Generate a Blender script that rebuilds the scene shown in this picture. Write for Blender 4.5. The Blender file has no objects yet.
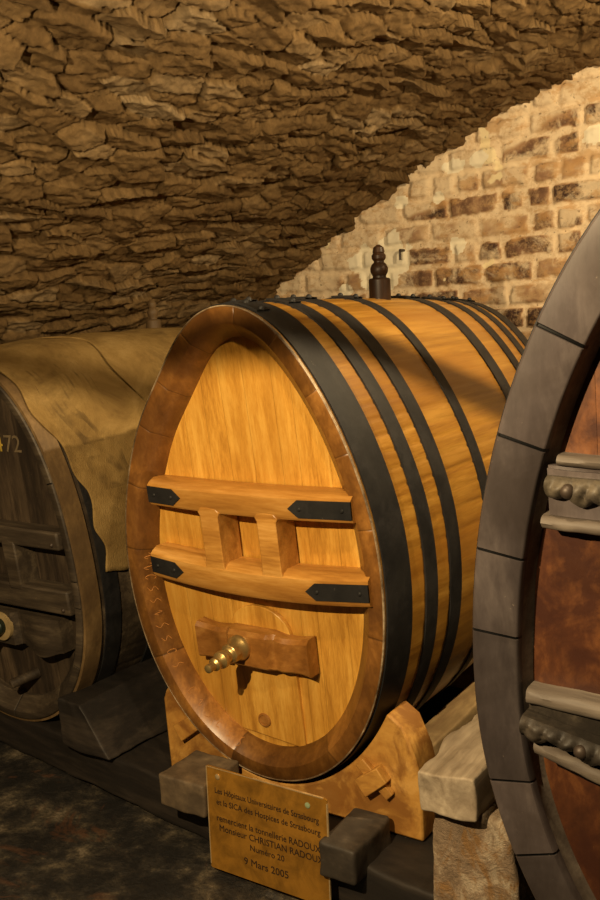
import bpy, math, random
import numpy as np
from mathutils import Matrix, Vector, noise

rng = np.random.default_rng(7)
random.seed(7)
COL = bpy.context.scene.collection
SC = bpy.context.scene

# ------------------------------------------------------------------ camera
F_PX = 949.307
AX = np.array([[0.8368890, -0.0399669, -0.5459115],
               [0.5451274, 0.1510947, 0.8246251],
               [-0.0495266, 0.9877109, -0.1482365]])          # columns: right, up, forward
cam_d = bpy.data.cameras.new('camera')
cam_d.sensor_fit = 'VERTICAL'; cam_d.sensor_height = 24.0
cam_d.lens = 24.0 * F_PX / 900.0
cam_d.clip_start = 0.02
cam = bpy.data.objects.new('camera', cam_d); COL.objects.link(cam)
r_, u_, f_ = AX[:, 0], AX[:, 1], AX[:, 2]
cam.matrix_world = Matrix(((r_[0], u_[0], -f_[0], 0), (r_[1], u_[1], -f_[1], 0), (r_[2], u_[2], -f_[2], 1.72), (0, 0, 0, 1)))
SC.camera = cam

# ------------------------------------------------------------------ world, light, exposure
w = bpy.data.worlds.new('cellar_dark'); SC.world = w; w.use_nodes = True
bg = w.node_tree.nodes['Background']
bg.inputs['Color'].default_value = (1.0, 0.72, 0.42, 1); bg.inputs['Strength'].default_value = 0.02

def lamp(name, loc, target, power, size, color, spot=None, blend=0.6):
    ld = bpy.data.lights.new(name, 'SPOT' if spot else 'POINT')
    ld.energy = power; ld.color = color; ld.shadow_soft_size = size
    if spot: ld.spot_size = math.radians(spot); ld.spot_blend = blend
    o = bpy.data.objects.new(name, ld); COL.objects.link(o); o.location = loc
    d = Vector(target) - Vector(loc); o.rotation_euler = d.to_track_quat('-Z', 'Y').to_euler()
    return o
WARM = (1.0, 0.75, 0.42)
lamp('cellar_lamp_front', (-1.05, 0.15, 2.02), (-1.8, 2.4, 1.4), 225, 0.012, WARM, 160, 0.5)
lamp('cellar_lamp_side', (-0.15, 2.75, 2.55), (-1.6, 2.9, 1.8), 150, 0.014, WARM, 170, 0.4)
lamp('cellar_lamp_near', (-0.50, 1.0, 2.38), (-1.3, 2.6, 0.9), 42, 0.03, WARM, 160, 0.6)

SC.view_settings.view_transform = 'Standard'
SC.view_settings.look = 'None'
SC.view_settings.exposure = 0.0
SC.view_settings.gamma = 1.0
SC.view_settings.use_curve_mapping = False

# ------------------------------------------------------------------ mesh helpers
class MB:
    def __init__(s): s.v = []; s.f = []; s.a = []; s.n = 0
    def add(s, V, Fc, a=0.5):
        V = np.asarray(V, float).reshape(-1, 3)
        s.v.append(V); s.f += [tuple(i + s.n for i in q) for q in Fc]
        s.a.append(np.full(len(V), a) if np.isscalar(a) else np.asarray(a, float).ravel()); s.n += len(V)
        return s
    def grid(s, P, cu=False, cv=False, a=0.5, flip=False):
        n, m = P.shape[:2]; Fc = []
        for i in range(n if cu else n - 1):
            for j in range(m if cv else m - 1):
                q = (i * m + j, ((i + 1) % n) * m + j, ((i + 1) % n) * m + (j + 1) % m, i * m + (j + 1) % m)
                Fc.append(q[::-1] if flip else q)
        return s.add(P, Fc, a)
    def box(s, x0, x1, y0, y1, z0, z1, fn=None, a=0.5, rz=0, c=None):
        V = np.array([(x, y, z) for x in (x0, x1) for y in (y0, y1) for z in (z0, z1)], float)
        if rz:
            cc = np.array(c if c else [(x0 + x1) / 2, (y0 + y1) / 2, 0]); d = V - [cc[0], cc[1], 0]
            V = np.stack([cc[0] + d[:, 0] * math.cos(rz) - d[:, 1] * math.sin(rz), cc[1] + d[:, 0] * math.sin(rz) + d[:, 1] * math.cos(rz), V[:, 2]], 1)
        if fn: V = fn(V)
        return s.add(V, [(0, 1, 3, 2), (4, 6, 7, 5), (0, 4, 5, 1), (2, 3, 7, 6), (0, 2, 6, 4), (1, 5, 7, 3)], a)
    def prism(s, poly, y0, y1, fn=None, a=0.5):            # polygon in x,z pushed along y
        p = np.array(poly, float); n = len(p)
        V = np.concatenate([np.stack([p[:, 0], np.full(n, y), p[:, 1]], 1) for y in (y0, y1)])
        if fn: V = fn(V)
        Fc = [tuple(range(n)), tuple(range(2 * n - 1, n - 1, -1))] + [(i, i + n, (i + 1) % n + n, (i + 1) % n) for i in range(n)]
        return s.add(V, Fc, a)
    def lathe(s, prof, o, axis=(0, 0, 1), n=32, a=0.5, cap=True):   # prof: (radius, distance along axis)
        ax = np.array(axis, float); ax /= np.linalg.norm(ax)
        t = np.array([1, 0, 0.]) if abs(ax[0]) < .9 else np.array([0, 1, 0.])
        e1 = np.cross(ax, t); e1 /= np.linalg.norm(e1); e2 = np.cross(ax, e1)
        T = np.linspace(0, 2 * np.pi, n, endpoint=False)
        P = np.array([[np.array(o) + ax * h + r * (math.cos(q) * e1 + math.sin(q) * e2) for q in T] for r, h in prof])
        b = s.n; s.grid(P, cv=True, a=a, flip=True)
        if cap:
            s.f.append(tuple(b + i for i in range(n)))
            s.f.append(tuple(b + (len(prof) - 1) * n + i for i in range(n))[::-1])
        return s
    def tube(s, pts, r, n=8, a=0.5):
        pts = np.array(pts, float); P = []
        for i, p in enumerate(pts):
            d = pts[min(i + 1, len(pts) - 1)] - pts[max(i - 1, 0)]; d /= np.linalg.norm(d) + 1e-9
            t = np.array([0, 1, 0.]) if abs(d[1]) < .9 else np.array([1, 0, 0.])
            e1 = np.cross(d, t); e1 /= np.linalg.norm(e1); e2 = np.cross(d, e1)
            rr = r if np.isscalar(r) else r[i]
            P.append([p + rr * (math.cos(q) * e1 + math.sin(q) * e2) for q in np.linspace(0, 2 * np.pi, n, endpoint=False)])
        b = s.n; s.grid(np.array(P), cv=True, a=a)
        s.f.append(tuple(b + i for i in range(n))[::-1]); s.f.append(tuple(b + (len(pts) - 1) * n + i for i in range(n)))
        return s
    def build(s, name, m, parent=None, bevel=0, seg=2, smooth=35, org=None):
        V = np.concatenate(s.v); A = np.concatenate(s.a)
        if parent is not None:
            V = V - np.array(parent_world(parent))
        elif org is not None: V = V - np.array(org)
        me = bpy.data.meshes.new(name); me.from_pydata(V.tolist(), [], s.f); me.update()
        import bmesh
        bm = bmesh.new(); bm.from_mesh(me); bmesh.ops.recalc_face_normals(bm, faces=bm.faces)
        bm.to_mesh(me); bm.free()
        at = me.attributes.new('v', 'FLOAT', 'POINT'); at.data.foreach_set('value', A.astype(np.float32))
        me.materials.append(m)
        if smooth:
            me.shade_smooth(); me.set_sharp_from_angle(angle=math.radians(smooth))
        o = bpy.data.objects.new(name, me); COL.objects.link(o)
        if parent is not None: o.parent = parent
        elif org is not None: o.location = org
        if bevel:
            bv = o.modifiers.new('bevel', 'BEVEL'); bv.width = bevel; bv.segments = seg; bv.limit_method = 'ANGLE'; bv.angle_limit = math.radians(40)
        return o

def parent_world(p):
    l = np.array(p.location)
    while p.parent: p = p.parent; l = l + np.array(p.location)
    return l

def thing(name, label, cat, loc, group=None):
    o = bpy.data.objects.new(name, None); COL.objects.link(o); o.location = loc; o.empty_display_size = .1
    o['label'] = label; o['category'] = cat
    if group: o['group'] = group
    return o
def tag(o, label, cat, group=None):
    o['label'] = label; o['category'] = cat
    if group: o['group'] = group
    return o

# ------------------------------------------------------------------ materials
def newmat(name):
    m = bpy.data.materials.new(name); m.use_nodes = True; nt = m.node_tree
    return m, nt, nt.nodes['Principled BSDF']
def N(nt, t, **kw):
    n = nt.nodes.new(t)
    for k, v in kw.items():
        if k in n.inputs: n.inputs[k].default_value = v
        else: setattr(n, k, v)
    return n
def ramp(nt, fac, stops):
    r = nt.nodes.new('ShaderNodeValToRGB'); e = r.color_ramp.elements
    while len(e) < len(stops): e.new(0.5)
    for i, (p, c) in enumerate(stops): e[i].position = p; e[i].color = (c[0], c[1], c[2], 1) if not np.isscalar(c) else (c, c, c, 1)
    nt.links.new(fac, r.inputs[0]); return r.outputs[0]
def mix(nt, fac, a, b, mode='MIX'):
    n = nt.nodes.new('ShaderNodeMix'); n.data_type = 'RGBA'; n.blend_type = mode
    for s, v in ((0, fac), (6, a), (7, b)):
        if hasattr(v, 'links') or hasattr(v, 'is_linked'): nt.links.new(v, n.inputs[s])
        elif np.isscalar(v): n.inputs[s].default_value = v if s == 0 else (v, v, v, 1)
        else: n.inputs[s].default_value = (v[0], v[1], v[2], 1)
    return n.outputs[2]
def ntex(nt, vec, scale=5, detail=6, rough=.6, dist=0, sc=(1, 1, 1)):
    mp = nt.nodes.new('ShaderNodeMapping'); mp.inputs['Scale'].default_value = sc; nt.links.new(vec, mp.inputs[0])
    n = N(nt, 'ShaderNodeTexNoise', Scale=scale, Detail=detail, Roughness=rough, Distortion=dist); nt.links.new(mp.outputs[0], n.inputs['Vector'])
    return n.outputs['Fac']
def bump(nt, bs, h, strength=.3, dist=.01):
    b = N(nt, 'ShaderNodeBump', Strength=strength, Distance=dist); nt.links.new(h, b.inputs['Height']); nt.links.new(b.outputs[0], bs.inputs['Normal']); return b

def wood(name, dark, mid, light, sc=(1, 1, .06), scale=60, rough=.45, bmp=.25, blotch=.5, blotch_col=None, coat=0, wear=None, bscale=4, vamt=.35, spec=.4, g2d=1.0):
    m, nt, bs = newmat(name); tc = N(nt, 'ShaderNodeTexCoord').outputs['Object']
    g = ntex(nt, tc, scale, 8, .65, .4, sc)
    g2 = ntex(nt, tc, scale * .22, 4, .5, g2d, sc)
    gf = ntex(nt, tc, scale * 3.5, 4, .6, 0, sc)
    g = mix(nt, .35, g, gf)
    s = N(nt, 'ShaderNodeMath', operation='ADD'); nt.links.new(g, s.inputs[0]); nt.links.new(g2, s.inputs[1])
    h = N(nt, 'ShaderNodeMath', operation='MULTIPLY'); h.inputs[1].default_value = .5; nt.links.new(s.outputs[0], h.inputs[0])
    c = ramp(nt, h.outputs[0], [(.38, dark), (.5, mid), (.60, light)])
    bl = ntex(nt, tc, bscale, 5, .6, .6, tuple(min(1, q * 4) for q in sc))
    bf = ramp(nt, bl, [(.43, 0.0), (.58, 1.0)])
    k = N(nt, 'ShaderNodeMath', operation='MULTIPLY'); k.inputs[1].default_value = blotch; nt.links.new(bf, k.inputs[0])
    c = mix(nt, k.outputs[0], c, blotch_col if blotch_col else tuple(q * .6 for q in dark))
    at = N(nt, 'ShaderNodeAttribute', attribute_name='v')
    vv = N(nt, 'ShaderNodeMapRange'); nt.links.new(at.outputs['Fac'], vv.inputs[0]); vv.clamp = False; vv.inputs[3].default_value = 1 - vamt; vv.inputs[4].default_value = 1 + vamt * .6
    c = mix(nt, 1.0, c, vv.outputs[0], 'MULTIPLY')
    if wear:
        wn = ntex(nt, tc, 38, 8, .75, .3, (1, 1, 1)); wf = ramp(nt, wn, [(wear[0], 0.0), (wear[0] + .06, 1.0)]); c = mix(nt, wf, c, wear[1])
    nt.links.new(c, bs.inputs['Base Color']); bs.inputs['Roughness'].default_value = rough
    bs.inputs['Specular IOR Level'].default_value = spec
    bs.inputs['Coat Weight'].default_value = coat; bs.inputs['Coat Roughness'].default_value = .3
    bump(nt, bs, h.outputs[0], bmp, .004)
    return m

M = {}
M['oak_head'] = wood('golden_oak_head', (.40, .18, .024), (.62, .31, .048), (.76, .43, .085), (1, 1, .03), 120, .36, .2, .6, (.42, .19, .025), .3, bscale=2.2, vamt=.05, g2d=.3)
M['oak_rim'] = wood('brown_oak_rim', (.13, .052, .010), (.24, .100, .020), (.38, .17, .036), (1, 1, .5), 34, .38, .25, .6, (.085, .034, .010), .3, vamt=.5)
M['oak_bar'] = wood('oak_crossbar', (.30, .125, .022), (.52, .25, .05), (.70, .38, .10), (.12, 1, 1), 48, .38, .25, .4, (.30, .125, .022), .3, vamt=.2)
M['oak_dark'] = wood('oiled_oak', (.20, .075, .014), (.36, .15, .03), (.52, .25, .06), (.3, 1, .7), 46, .36, .3, .4, None, .35, vamt=.2)
M['stave'] = wood('golden_stave', (.22, .095, .012), (.34, .165, .022), (.45, .235, .040), (1, .04, 1), 90, .36, .15, .6, (.27, .108, .012), .3, vamt=.14)
M['iron'] = wood('black_iron_hoop', (.008, .008, .009), (.013, .013, .014), (.024, .023, .024), (1, 1, 1), 30, .55, .15, .4, (.03, .028, .026), 0, (.655, (.12, .10, .08)), spec=.25)
M['yellow_oak'] = wood('raw_yellow_oak', (.38, .165, .028), (.56, .29, .06), (.70, .40, .11), (.5, 1, .7), 18, .6, .5, .8, (.22, .085, .015), 0, bscale=9, vamt=.2)
M['old_head'] = wood('blackened_old_oak', (.022, .016, .011), (.055, .038, .024), (.13, .09, .053), (1, 1, .08), 40, .6, .5, .5, (.02, .013, .009), 0, (.66, (.13, .09, .05)), vamt=.4)
M['old_bar'] = wood('old_oak_bar', (.026, .019, .013), (.065, .048, .031), (.14, .105, .065), (.1, 1, 1), 40, .6, .5, .5, (.025, .017, .011), 0, (.64, (.14, .10, .06)))
M['old_rim'] = wood('old_light_rim', (.10, .06, .024), (.17, .105, .042), (.25, .16, .07), (1, 1, .4), 30, .6, .4, .6, (.07, .042, .02), 0)
M['grey_rim'] = wood('grey_brown_rim', (.052, .041, .040), (.080, .064, .062), (.125, .102, .096), (1, 1, .3), 24, .5, .25, .55, (.036, .026, .022), .1, (.66, (.22, .18, .14)), vamt=.45)
M['red_head'] = wood('red_brown_head', (.032, .010, .005), (.085, .027, .009), (.19, .070, .020), (1, 1, .5), 20, .5, .8, .9, (.045, .013, .006), .25, (.67, (.30, .13, .04)), bscale=9, g2d=.4)
M['grey_bar'] = wood('weathered_grey_wood', (.09, .074, .06), (.17, .14, .112), (.29, .245, .19), (.1, 1, 1), 40, .6, .4, .5, (.07, .05, .036), 0)
M['carved'] = wood('dark_carved_wood', (.018, .015, .012), (.055, .044, .033), (.16, .13, .09), (1, 1, 1), 22, .5, .6, .7, (.018, .015, .012), .0, spec=.25)
M['timber'] = wood('black_timber', (.009, .007, .006), (.022, .017, .014), (.055, .042, .031), (.1, .3, 1), 26, .65, .5, .5, (.012, .010, .008), 0, (.68, (.12, .09, .06)))
M['timber_end'] = wood('sawn_timber_end', (.08, .055, .033), (.17, .12, .07), (.28, .20, .11), (.6, 1, 1), 16, .65, .4, .6, (.045, .033, .022), 0)
M['timber_grey'] = wood('dark_grey_timber', (.03, .024, .018), (.06, .048, .036), (.13, .10, .07), (.6, 1, 1), 16, .6, .4, .6, (.022, .018, .014), 0)
M['rail'] = wood('pale_rail', (.30, .19, .09), (.46, .32, .15), (.60, .43, .21), (1, .2, 1), 24, .65, .5, .5, (.13, .08, .035), 0)
M['grey_end'] = wood('weathered_timber', (.20, .15, .095), (.42, .34, .24), (.60, .50, .36), (1, .10, 1), 26, .7, .9, .5, (.13, .09, .055), 0)
M['bung'] = wood('turned_dark_bung', (.014, .007, .004), (.028, .013, .006), (.06, .028, .011), (1, 1, .2), 40, .45, .2, .4, None, .0, spec=.25)

def brass(name, col, rough, metal=.9):
    m, nt, bs = newmat(name); tc = N(nt, 'ShaderNodeTexCoord').outputs['Object']
    n = ntex(nt, tc, 14, 6, .65, .5); c = ramp(nt, n, [(.3, tuple(q * .45 for q in col)), (.6, col)])
    nt.links.new(c, bs.inputs['Base Color']); bs.inputs['Metallic'].default_value = metal; bs.inputs['Roughness'].default_value = rough
    bump(nt, bs, ntex(nt, tc, 40, 4), .08, .002); return m
M['brass'] = brass('tap_brass', (.62, .44, .17), .38, .8)
M['plaque'] = brass('aged_brass_plaque', (.40, .19, .024), .42, .3)
def plain(name, col, rough=.6, metal=0):
    m, nt, bs = newmat(name); tc = N(nt, 'ShaderNodeTexCoord').outputs['Object']
    n = ntex(nt, tc, 30, 6); c = ramp(nt, n, [(.3, tuple(q * .7 for q in col)), (.7, tuple(min(1, q * 1.25) for q in col))])
    nt.links.new(c, bs.inputs['Base Color']); bs.inputs['Roughness'].default_value = rough; bs.inputs['Metallic'].default_value = metal
    return m
M['engrave'] = plain('engraved_black', (.03, .014, .005))
M['verdigris'] = plain('verdigris', (.28, .36, .20))
M['plaque_edge'] = plain('bright_brass_edge', (.75, .55, .28), .35, .6)
M['paint_yellow'] = plain('yellow_paint', (.50, .34, .05))
M['paint_faint'] = plain('faded_paint', (.17, .125, .07))
M['carve_light'] = plain('fresh_carved_wood', (.46, .19, .04))
M['rust'] = plain('rusty_iron', (.05, .035, .025), .5, .3)
M['tap_green'] = plain('tarnished_tap', (.02, .03, .02), .4, .5)
M['worn'] = wood('worn_highlight_wood', (.05, .03, .015), (.30, .21, .12), (.62, .48, .30), (1, 1, 1), 22, .5, .2, .4)  # pale streaks for worn wood and the painted rim-edge highlight
M['pale_ring'] = plain('pale_worn_wood', (.36, .26, .12))

def burlap():
    m, nt, bs = newmat('burlap'); tc = N(nt, 'ShaderNodeTexCoord').outputs['Object']
    n = ntex(nt, tc, 6, 8, .7, .5); c = ramp(nt, n, [(.3, (.17, .105, .036)), (.5, (.27, .175, .062)), (.7, (.36, .245, .095))])
    d = ntex(nt, tc, 3.2, 6, .7, .3); df = ramp(nt, d, [(.50, 0.0), (.62, 1.0)])
    k = N(nt, 'ShaderNodeMath', operation='MULTIPLY'); k.inputs[1].default_value = .55; nt.links.new(df, k.inputs[0])
    c = mix(nt, k.outputs[0], c, (.09, .055, .022))
    # faded stencilled sack print: bars and squares, kept as an attribute on the cloth
    at = N(nt, 'ShaderNodeAttribute', attribute_name='v'); pn = ramp(nt, at.outputs['Fac'], [(.55, 0.0), (.9, 1.0)])
    k2 = N(nt, 'ShaderNodeMath', operation='MULTIPLY'); k2.inputs[1].default_value = .6; nt.links.new(pn, k2.inputs[0])
    c = mix(nt, k2.outputs[0], c, (.06, .038, .018))
    nt.links.new(c, bs.inputs['Base Color']); bs.inputs['Roughness'].default_value = .95; bs.inputs['Specular IOR Level'].default_value = .05
    w1 = ntex(nt, tc, 260, 2, .5, 0, (1, 1, .3)); w2 = ntex(nt, tc, 260, 2, .5, 0, (.3, 1, 1))
    s = N(nt, 'ShaderNodeMath', operation='ADD'); nt.links.new(w1, s.inputs[0]); nt.links.new(w2, s.inputs[1])
    bump(nt, bs, s.outputs[0], .5, .004); return m
M['burlap'] = burlap()

def stone_vault():
    m, nt, bs = newmat('rubble_vault_stone'); tc = N(nt, 'ShaderNodeTexCoord').outputs['Object']
    at = N(nt, 'ShaderNodeAttribute', attribute_name='v')
    c = ramp(nt, at.outputs['Fac'], [(0, (.10, .058, .023)), (.35, (.160, .098, .040)), (.7, (.215, .136, .058)), (1, (.32, .23, .125))])
    n = ntex(nt, tc, 22, 10, .7, .2); nf = ramp(nt, n, [(.3, .55), (.7, 1.25)])
    c = mix(nt, 1.0, c, nf, 'MULTIPLY')
    d = ntex(nt, tc, 1.7, 5, .6, .4); c = mix(nt, ramp(nt, d, [(.45, 0.0), (.75, .45)]), c, (.09, .052, .022))
    nt.links.new(c, bs.inputs['Base Color']); bs.inputs['Roughness'].default_value = .9; bs.inputs['Specular IOR Level'].default_value = .15
    bump(nt, bs, ntex(nt, tc, 38, 12, .75, .3), .8, .016); return m
M['vault'] = stone_vault()

def brick_wall():
    m, nt, bs = newmat('whitewashed_brick'); tc = N(nt, 'ShaderNodeTexCoord').outputs['Object']
    at = N(nt, 'ShaderNodeAttribute', attribute_name='v')      # 0 mortar .. >0.1 brick tone
    br = ramp(nt, at.outputs['Fac'], [(.0, (.76, .61, .42)), (.12, (.62, .46, .29)), (.3, (.38, .23, .13)), (.6, (.20, .11, .065)), (.95, (.06, .034, .026))])
    n = ntex(nt, tc, 26, 10, .75, .3); br = mix(nt, ramp(nt, n, [(.46, 0.0), (.62, .75)]), br, (.48, .32, .17))
    ww = ntex(nt, tc, 4.5, 8, .68, .5)                          # lime wash left in patches
    c = mix(nt, ramp(nt, ww, [(.50, 0.0), (.58, .75)]), br, (.78, .63, .43))
    o = ntex(nt, tc, 7, 6, .7, .2, (1, 1, 1.7)); c = mix(nt, ramp(nt, o, [(.53, 0.0), (.62, .65)]), c, (.50, .29, .12))
    p = ntex(nt, tc, 3.6, 4, .5, .1, (1, 1, 1)); c = mix(nt, ramp(nt, p, [(.645, 0.0), (.655, .9)]), c, (.85, .72, .45))
    q = ntex(nt, tc, 38, 6, .6, 0); c = mix(nt, ramp(nt, q, [(.30, .8), (.38, 0.0)]), c, (.12, .07, .03))
    gt = N(nt, 'ShaderNodeMath', operation='LESS_THAN'); gt.inputs[1].default_value = -.3; nt.links.new(at.outputs['Fac'], gt.inputs[0]); c = mix(nt, gt.outputs[0], c, (.86, .78, .60))
    nt.links.new(c, bs.inputs['Base Color']); bs.inputs['Roughness'].default_value = .9; bs.inputs['Specular IOR Level'].default_value = .1
    bump(nt, bs, ntex(nt, tc, 50, 10, .7, .3), .5, .01); return m
M['brick'] = brick_wall()

def ground():
    m, nt, bs = newmat('dark_damp_floor'); tc = N(nt, 'ShaderNodeTexCoord').outputs['Object']
    n = ntex(nt, tc, 7, 12, .75, .1); c = ramp(nt, n, [(.44, (.008, .007, .006)), (.53, (.028, .023, .017)), (.60, (.085, .068, .043)), (.68, (.24, .19, .13))])
    o = ntex(nt, tc, 4, 5, .7, .9); c = mix(nt, ramp(nt, o, [(.60, 0.0), (.68, .6)]), c, (.11, .045, .018))
    nt.links.new(c, bs.inputs['Base Color']); bs.inputs['Roughness'].default_value = .65
    bump(nt, bs, ntex(nt, tc, 24, 10, .7, .4), .7, .015); return m
M['floor'] = ground()

def pillar_mat():
    m, nt, bs = newmat('rough_rendered_stone'); tc = N(nt, 'ShaderNodeTexCoord').outputs['Object']
    n = ntex(nt, tc, 9, 10, .72, .8); c = ramp(nt, n, [(.32, (.16, .105, .06)), (.5, (.32, .225, .14)), (.62, (.58, .47, .33))])
    o = ntex(nt, tc, 8, 8, .75, 1.2, (1.5, 1.5, .8)); c = mix(nt, ramp(nt, o, [(.50, 0.0), (.60, .85)]), c, (.30, .155, .045))
    nt.links.new(c, bs.inputs['Base Color']); bs.inputs['Roughness'].default_value = .85
    bump(nt, bs, ntex(nt, tc, 22, 10, .75, .4), 1.0, .02); return m
M['pillar'] = pillar_mat()

# ------------------------------------------------------------------ numpy noise
def vnoise(x, y, seed=0):
    xi = np.floor(x).astype(int); yi = np.floor(y).astype(int); fx = x - xi; fy = y - yi
    fx = fx * fx * (3 - 2 * fx); fy = fy * fy * (3 - 2 * fy)
    def h(a, b):
        n = (a * 374761393 + b * 668265263 + seed * 144665) & 0x7fffffff
        n = ((n ^ (n >> 13)) * 1274126177) & 0x7fffffff
        return ((n ^ (n >> 16)) & 0xffff) / 65535.0
    return (h(xi, yi) * (1 - fx) + h(xi + 1, yi) * fx) * (1 - fy) + (h(xi, yi + 1) * (1 - fx) + h(xi + 1, yi + 1) * fx) * fy
def fbm(x, y, oct=5, seed=0, g=.5):
    s = 0; a = 1; t = 0
    for i in range(oct): s = s + a * vnoise(x * 2 ** i + 17 * i, y * 2 ** i + 31 * i, seed + i); t += a; a *= g
    return s / t
def hsh(a, b, k):
    n = (a * 73856093 + b * 19349663 + k * 83492791) & 0x7fffffff
    n = ((n ^ (n >> 13)) * 1274126177) & 0x7fffffff
    return ((n ^ (n >> 16)) & 0xffff) / 65535.0
def grid_mesh(name, P, A, m):
    n, k = P.shape[:2]; me = bpy.data.meshes.new(name)
    i = np.arange(n - 1)[:, None] * k + np.arange(k - 1)[None]; q = np.stack([i, i + k, i + k + 1, i + 1], -1).reshape(-1, 4)
    me.vertices.add(n * k); me.vertices.foreach_set('co', P.reshape(-1).astype(np.float32))
    me.loops.add(q.size); me.loops.foreach_set('vertex_index', q.ravel().astype(np.int32))
    me.polygons.add(len(q)); me.polygons.foreach_set('loop_start', (np.arange(len(q)) * 4).astype(np.int32)); me.polygons.foreach_set('loop_total', np.full(len(q), 4, np.int32))
    me.update(calc_edges=True); me.validate()
    at = me.attributes.new('v', 'FLOAT', 'POINT'); at.data.foreach_set('value', A.ravel().astype(np.float32))
    me.materials.append(m); me.shade_smooth()
    o = bpy.data.objects.new(name, me); COL.objects.link(o); o['kind'] = 'structure'; return o

# ------------------------------------------------------------------ the vault, the end wall, the floor
YB = 4.5
VCX, VCZ, VR = -0.30, -0.55, 3.56          # vault circle (x, z), set below from the arch on the end wall
pa = np.array([(-3.07, 1.83), (-2.78, 2.025), (-2.506, 2.175), (-2.24, 2.331), (-1.94, 2.491), (-1.654, 2.618), (-1.466, 2.686), (-1.266, 2.735)])
Am = np.c_[2 * pa, np.ones(len(pa))]; sol = np.linalg.lstsq(Am, (pa ** 2).sum(1), rcond=None)[0]
VCX, VCZ = sol[0], sol[1]; VR = math.sqrt(sol[2] + VCX ** 2 + VCZ ** 2)
print('VAULT', VCX, VCZ, VR)
a_floor = math.asin(max(-1, min(1, (0.6 - VCZ) / VR)))
def rubble(U, S):
    """stone courses: U runs along the vault, S across the courses; returns height and tone"""
    U = U + .05 * (fbm(U * 3, S * 3, 3, 5) - .5); S0 = S
    S = S + .10 * (fbm(U * 1.6, S * 1.6, 3, 9) - .5) + .05 * (fbm(U * 6, S * 6, 3, 19) - .5)
    H, Lc = .076, .21
    row = np.floor(S / H).astype(int); best = np.full(U.shape, 9.); sec = best.copy(); br = np.zeros(U.shape, int); bc = br.copy(); bdu = np.zeros(U.shape); bds = bdu.copy()
    for dr in (-1, 0, 1):
        rr = row + dr; uo = U / Lc + hsh(rr, rr * 0, 3) * 5; cc = np.floor(uo).astype(int)
        for dc in (-1, 0, 1):
            c2 = cc + dc
            px = c2 + .5 + .75 * (hsh(rr, c2, 1) - .5); ps = rr + .5 + .6 * (hsh(rr, c2, 2) - .5)
            du = uo - px; ds = S / H - ps; d = np.sqrt((du * 1.05) ** 2 + ds ** 2) - .16 * hsh(rr, c2, 8)
            cl = d < best
            sec = np.where(cl, best, np.minimum(sec, d)); best = np.where(cl, d, best)
            br = np.where(cl, rr, br); bc = np.where(cl, c2, bc); bdu = np.where(cl, du, bdu); bds = np.where(cl, ds, bds)
    edge = sec - best
    t1 = hsh(br, bc, 4) - .5; t2 = hsh(br, bc, 5) - .5; off = hsh(br, bc, 6)
    deep = np.clip(fbm(U * 2.3, S0 * 4, 3, 61) * 3 - 1.1, 0, 1)
    fl = np.clip(edge / .09, 0, 1); fl = 1 - (1 - fl) ** 2; gr = (fl - 1) * (.004 + .022 * deep)
    facet = fbm(U * 7 + off * 50, S0 * 16, 5, 3, .62) - .5; big = fbm(U * 2.5, S0 * 6, 4, 23, .6) - .5
    h = fl * (.030 * off + .048 * t1 * bdu + .055 * (t2 - .2) * bds) + 1.5 * gr + .044 * facet + .040 * big + .012 * (fbm(U * 26, S0 * 50, 4, 33, .65) - .5)
    tone = np.clip(.15 + .6 * hsh(br, bc, 7) * fl + .25 * fbm(U * 5, S * 8, 4, 55), 0, 1)
    tone = np.where(hsh(br, bc, 11) > .93, np.minimum(1, tone + .35), tone)
    return h, tone
ys = np.concatenate([np.linspace(-3, 0.6, 60, endpoint=False), np.arange(.6, YB + .10, .0072)])
amin = math.acos(max(-1, min(1, (2.2 - VCX) / VR)))
amax = math.pi - a_floor
aa = np.concatenate([np.linspace(amin, math.acos((0.35 - VCX) / VR), 50, endpoint=False), np.arange(math.acos((0.35 - VCX) / VR), amax, .0068 / VR)])
Yg, Ag = np.meshgrid(ys, aa, indexing='ij')
hh, tone = rubble(Yg, Ag * VR)
Rr = VR + .010 - hh
P = np.stack([VCX + Rr * np.cos(Ag), Yg, VCZ + Rr * np.sin(Ag)], -1)
grid_mesh('ceiling', P, tone, M['vault'])

# left foot of the vault below springing
xl = VCX + VR * math.cos(amax); zl = VCZ + VR * math.sin(amax)
Yl, Zl = np.meshgrid(np.arange(-3, YB + .1, .02), np.linspace(0, zl + .02, 50), indexing='ij')
h2, t2 = rubble(Yl, Zl + 7)
grid_mesh('wall_left', np.stack([xl + h2 - .01, Yl, Zl], -1), t2, M['vault'])
xr = VCX + VR * math.cos(amin); zr = VCZ + VR * math.sin(amin)
Yl, Zl = np.meshgrid(np.arange(-3, YB + .1, .03), np.linspace(0, zr + .02, 70), indexing='ij')
h2, t2 = rubble(Yl, Zl + 17)
grid_mesh('wall_right', np.stack([xr - h2 + .01, Yl, Zl], -1), t2, M['vault'])
Xl, Zl = np.meshgrid(np.arange(xl - .1, xr + .1, .03), np.linspace(0, VCZ + VR + .1, 90), indexing='ij')
h2, t2 = rubble(Xl, Zl + 27)
grid_mesh('wall_back', np.stack([Xl, -3 + h2, Zl], -1), t2, M['vault'])

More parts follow.
